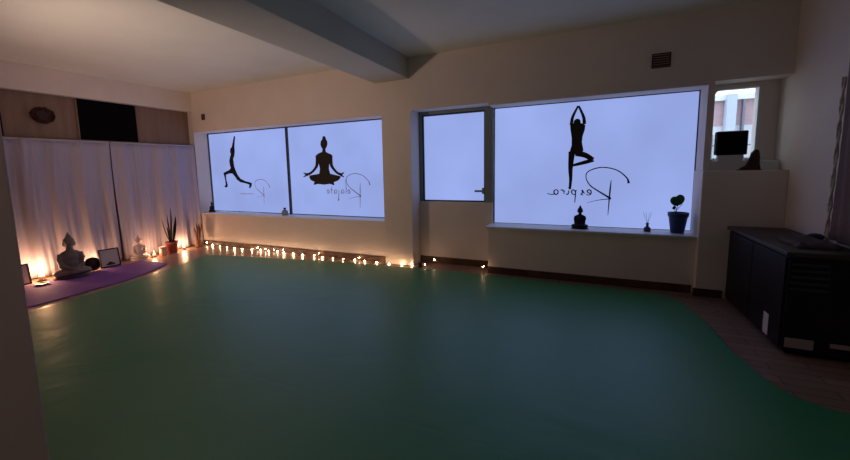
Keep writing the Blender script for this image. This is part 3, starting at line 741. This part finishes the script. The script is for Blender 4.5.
for p in BL:
    if proto is None:
        bm = bmesh.new(); ell(bm, (0, 0, 0), (.0108, .0108, .0108), None, 12); o = obj('bulb', bm, M['bulb'], t, True); proto = o
    else:
        o = proto.copy(); C.objects.link(o)
    k = rnd.uniform(.72, 1.15) if p[2] < .03 else rnd.uniform(.5, .75)
    o.parent = t; o.scale = (k, k, k); o.location = (p[0]+3.7, p[1]-4.5, max(p[2], .02))

# ------------------------------------------------------------------ unseen fill light added behind the camera, built as a dim paper lantern
t = thing('fill_lantern', 'added fill light behind the camera, shaped as a round white paper lantern', 'lamp', (-.55, -.55, 2.15))
bm = bmesh.new(); lathe(bm, [(.05, -.195)]+[(.2*math.cos(a)*(1 if i % 2 else .985), .2*math.sin(a)) for i, a in enumerate([-1.3+k*.13 for k in range(21)])]+[(.05, .195)], n=28); obj('fill_lantern_shade', bm, emis('fill_lantern_glow', (1, .88, .82), 3.5), t, True)
bm = bmesh.new(); tube(bm, [(0, 0, .19), (0, 0, H-2.15)], .004, 6); obj('fill_lantern_cord', bm, M['white'], t)

# unseen fill spot added behind the near wall, brightens the upper window wall
t = thing('fill_spot', 'added fill spot on a black stand, unseen behind the near wall, aimed at the upper window wall', 'lamp', (-4.0, .95, 0))
bm = bmesh.new(); lathe(bm, [(.14, 0), (.14, .015), (.02, .025)]); obj('fill_spot_base', bm, M['plug'], t, True)
bm = bmesh.new(); tube(bm, [(0, 0, .02), (0, 0, 1.22)], .012, 10); obj('fill_spot_pole', bm, M['plug'], t, True)
aim = (Vector((-4.3, 4.6, 2.75))-Vector((-4.0, .95, 1.3))).normalized(); q = aim.to_track_quat('-Z', 'Y')
bm = bmesh.new()
rs = [[bm.verts.new((r_*math.cos(2*PI*k/20), r_*math.sin(2*PI*k/20), z_)) for k in range(20)] for r_, z_ in ((.02, .12), (.05, .10), (.08, -.01), (.076, -.01), (.046, .09), (.01, .10))]
for a_, b_ in zip(rs, rs[1:]):
    for k in range(20): bm.faces.new((a_[k], a_[(k+1) % 20], b_[(k+1) % 20], b_[k]))
o = obj('fill_spot_head', bm, M['plug'], t, True); o.location = (0, 0, 1.3); o.rotation_mode = 'QUATERNION'; o.rotation_quaternion = q
ld = bpy.data.lights.new('fill_spot_light', 'SPOT'); ld.energy = 100; ld.color = (1, .70, .56); ld.spot_size = math.radians(135); ld.spot_blend = 1; ld.shadow_soft_size = .05
lo = bpy.data.objects.new('fill_spot_light', ld); C.objects.link(lo); lo.parent = t; lo.location = tuple(Vector((0, 0, 1.3))+aim*.03); lo.rotation_mode = 'QUATERNION'; lo.rotation_quaternion = q

# ------------------------------------------------------------------ daylight
wd = bpy.data.worlds.new('sky'); bpy.context.scene.world = wd; wd.use_nodes = True
bg = wd.node_tree.nodes['Background']; bg.inputs['Color'].default_value = (.72, .84, 1.0, 1); bg.inputs['Strength'].default_value = 2.3

# ------------------------------------------------------------------ camera
yaw, pitch, roll = 0.4471, -0.1172, -0.0232
c, s = math.cos(yaw), math.sin(yaw)
fwd = Vector((-s*math.cos(pitch), c*math.cos(pitch), math.sin(pitch))); right = Vector((c, s, 0)); up = right.cross(fwd)
r2 = math.cos(roll)*right + math.sin(roll)*up; u2 = -math.sin(roll)*right + math.cos(roll)*up
cd = bpy.data.cameras.new('camera'); cam = bpy.data.objects.new('camera', cd); C.objects.link(cam)
mw = Matrix((r2, u2, -fwd)).transposed().to_4x4(); mw.translation = (0, 0, 1.3481); cam.matrix_world = mw
cd.sensor_width = 36; cd.sensor_fit = 'HORIZONTAL'; cd.lens = 373.035*36/850
cd.shift_x = (425-406.02)/850; cd.shift_y = -(230-211.53)/850; cd.clip_start = .02
sc = bpy.context.scene; sc.camera = cam
sc.view_settings.view_transform = 'Standard'; sc.view_settings.look = 'None'
sc.view_settings.exposure = 0; sc.view_settings.gamma = 1; sc.view_settings.use_curve_mapping = False
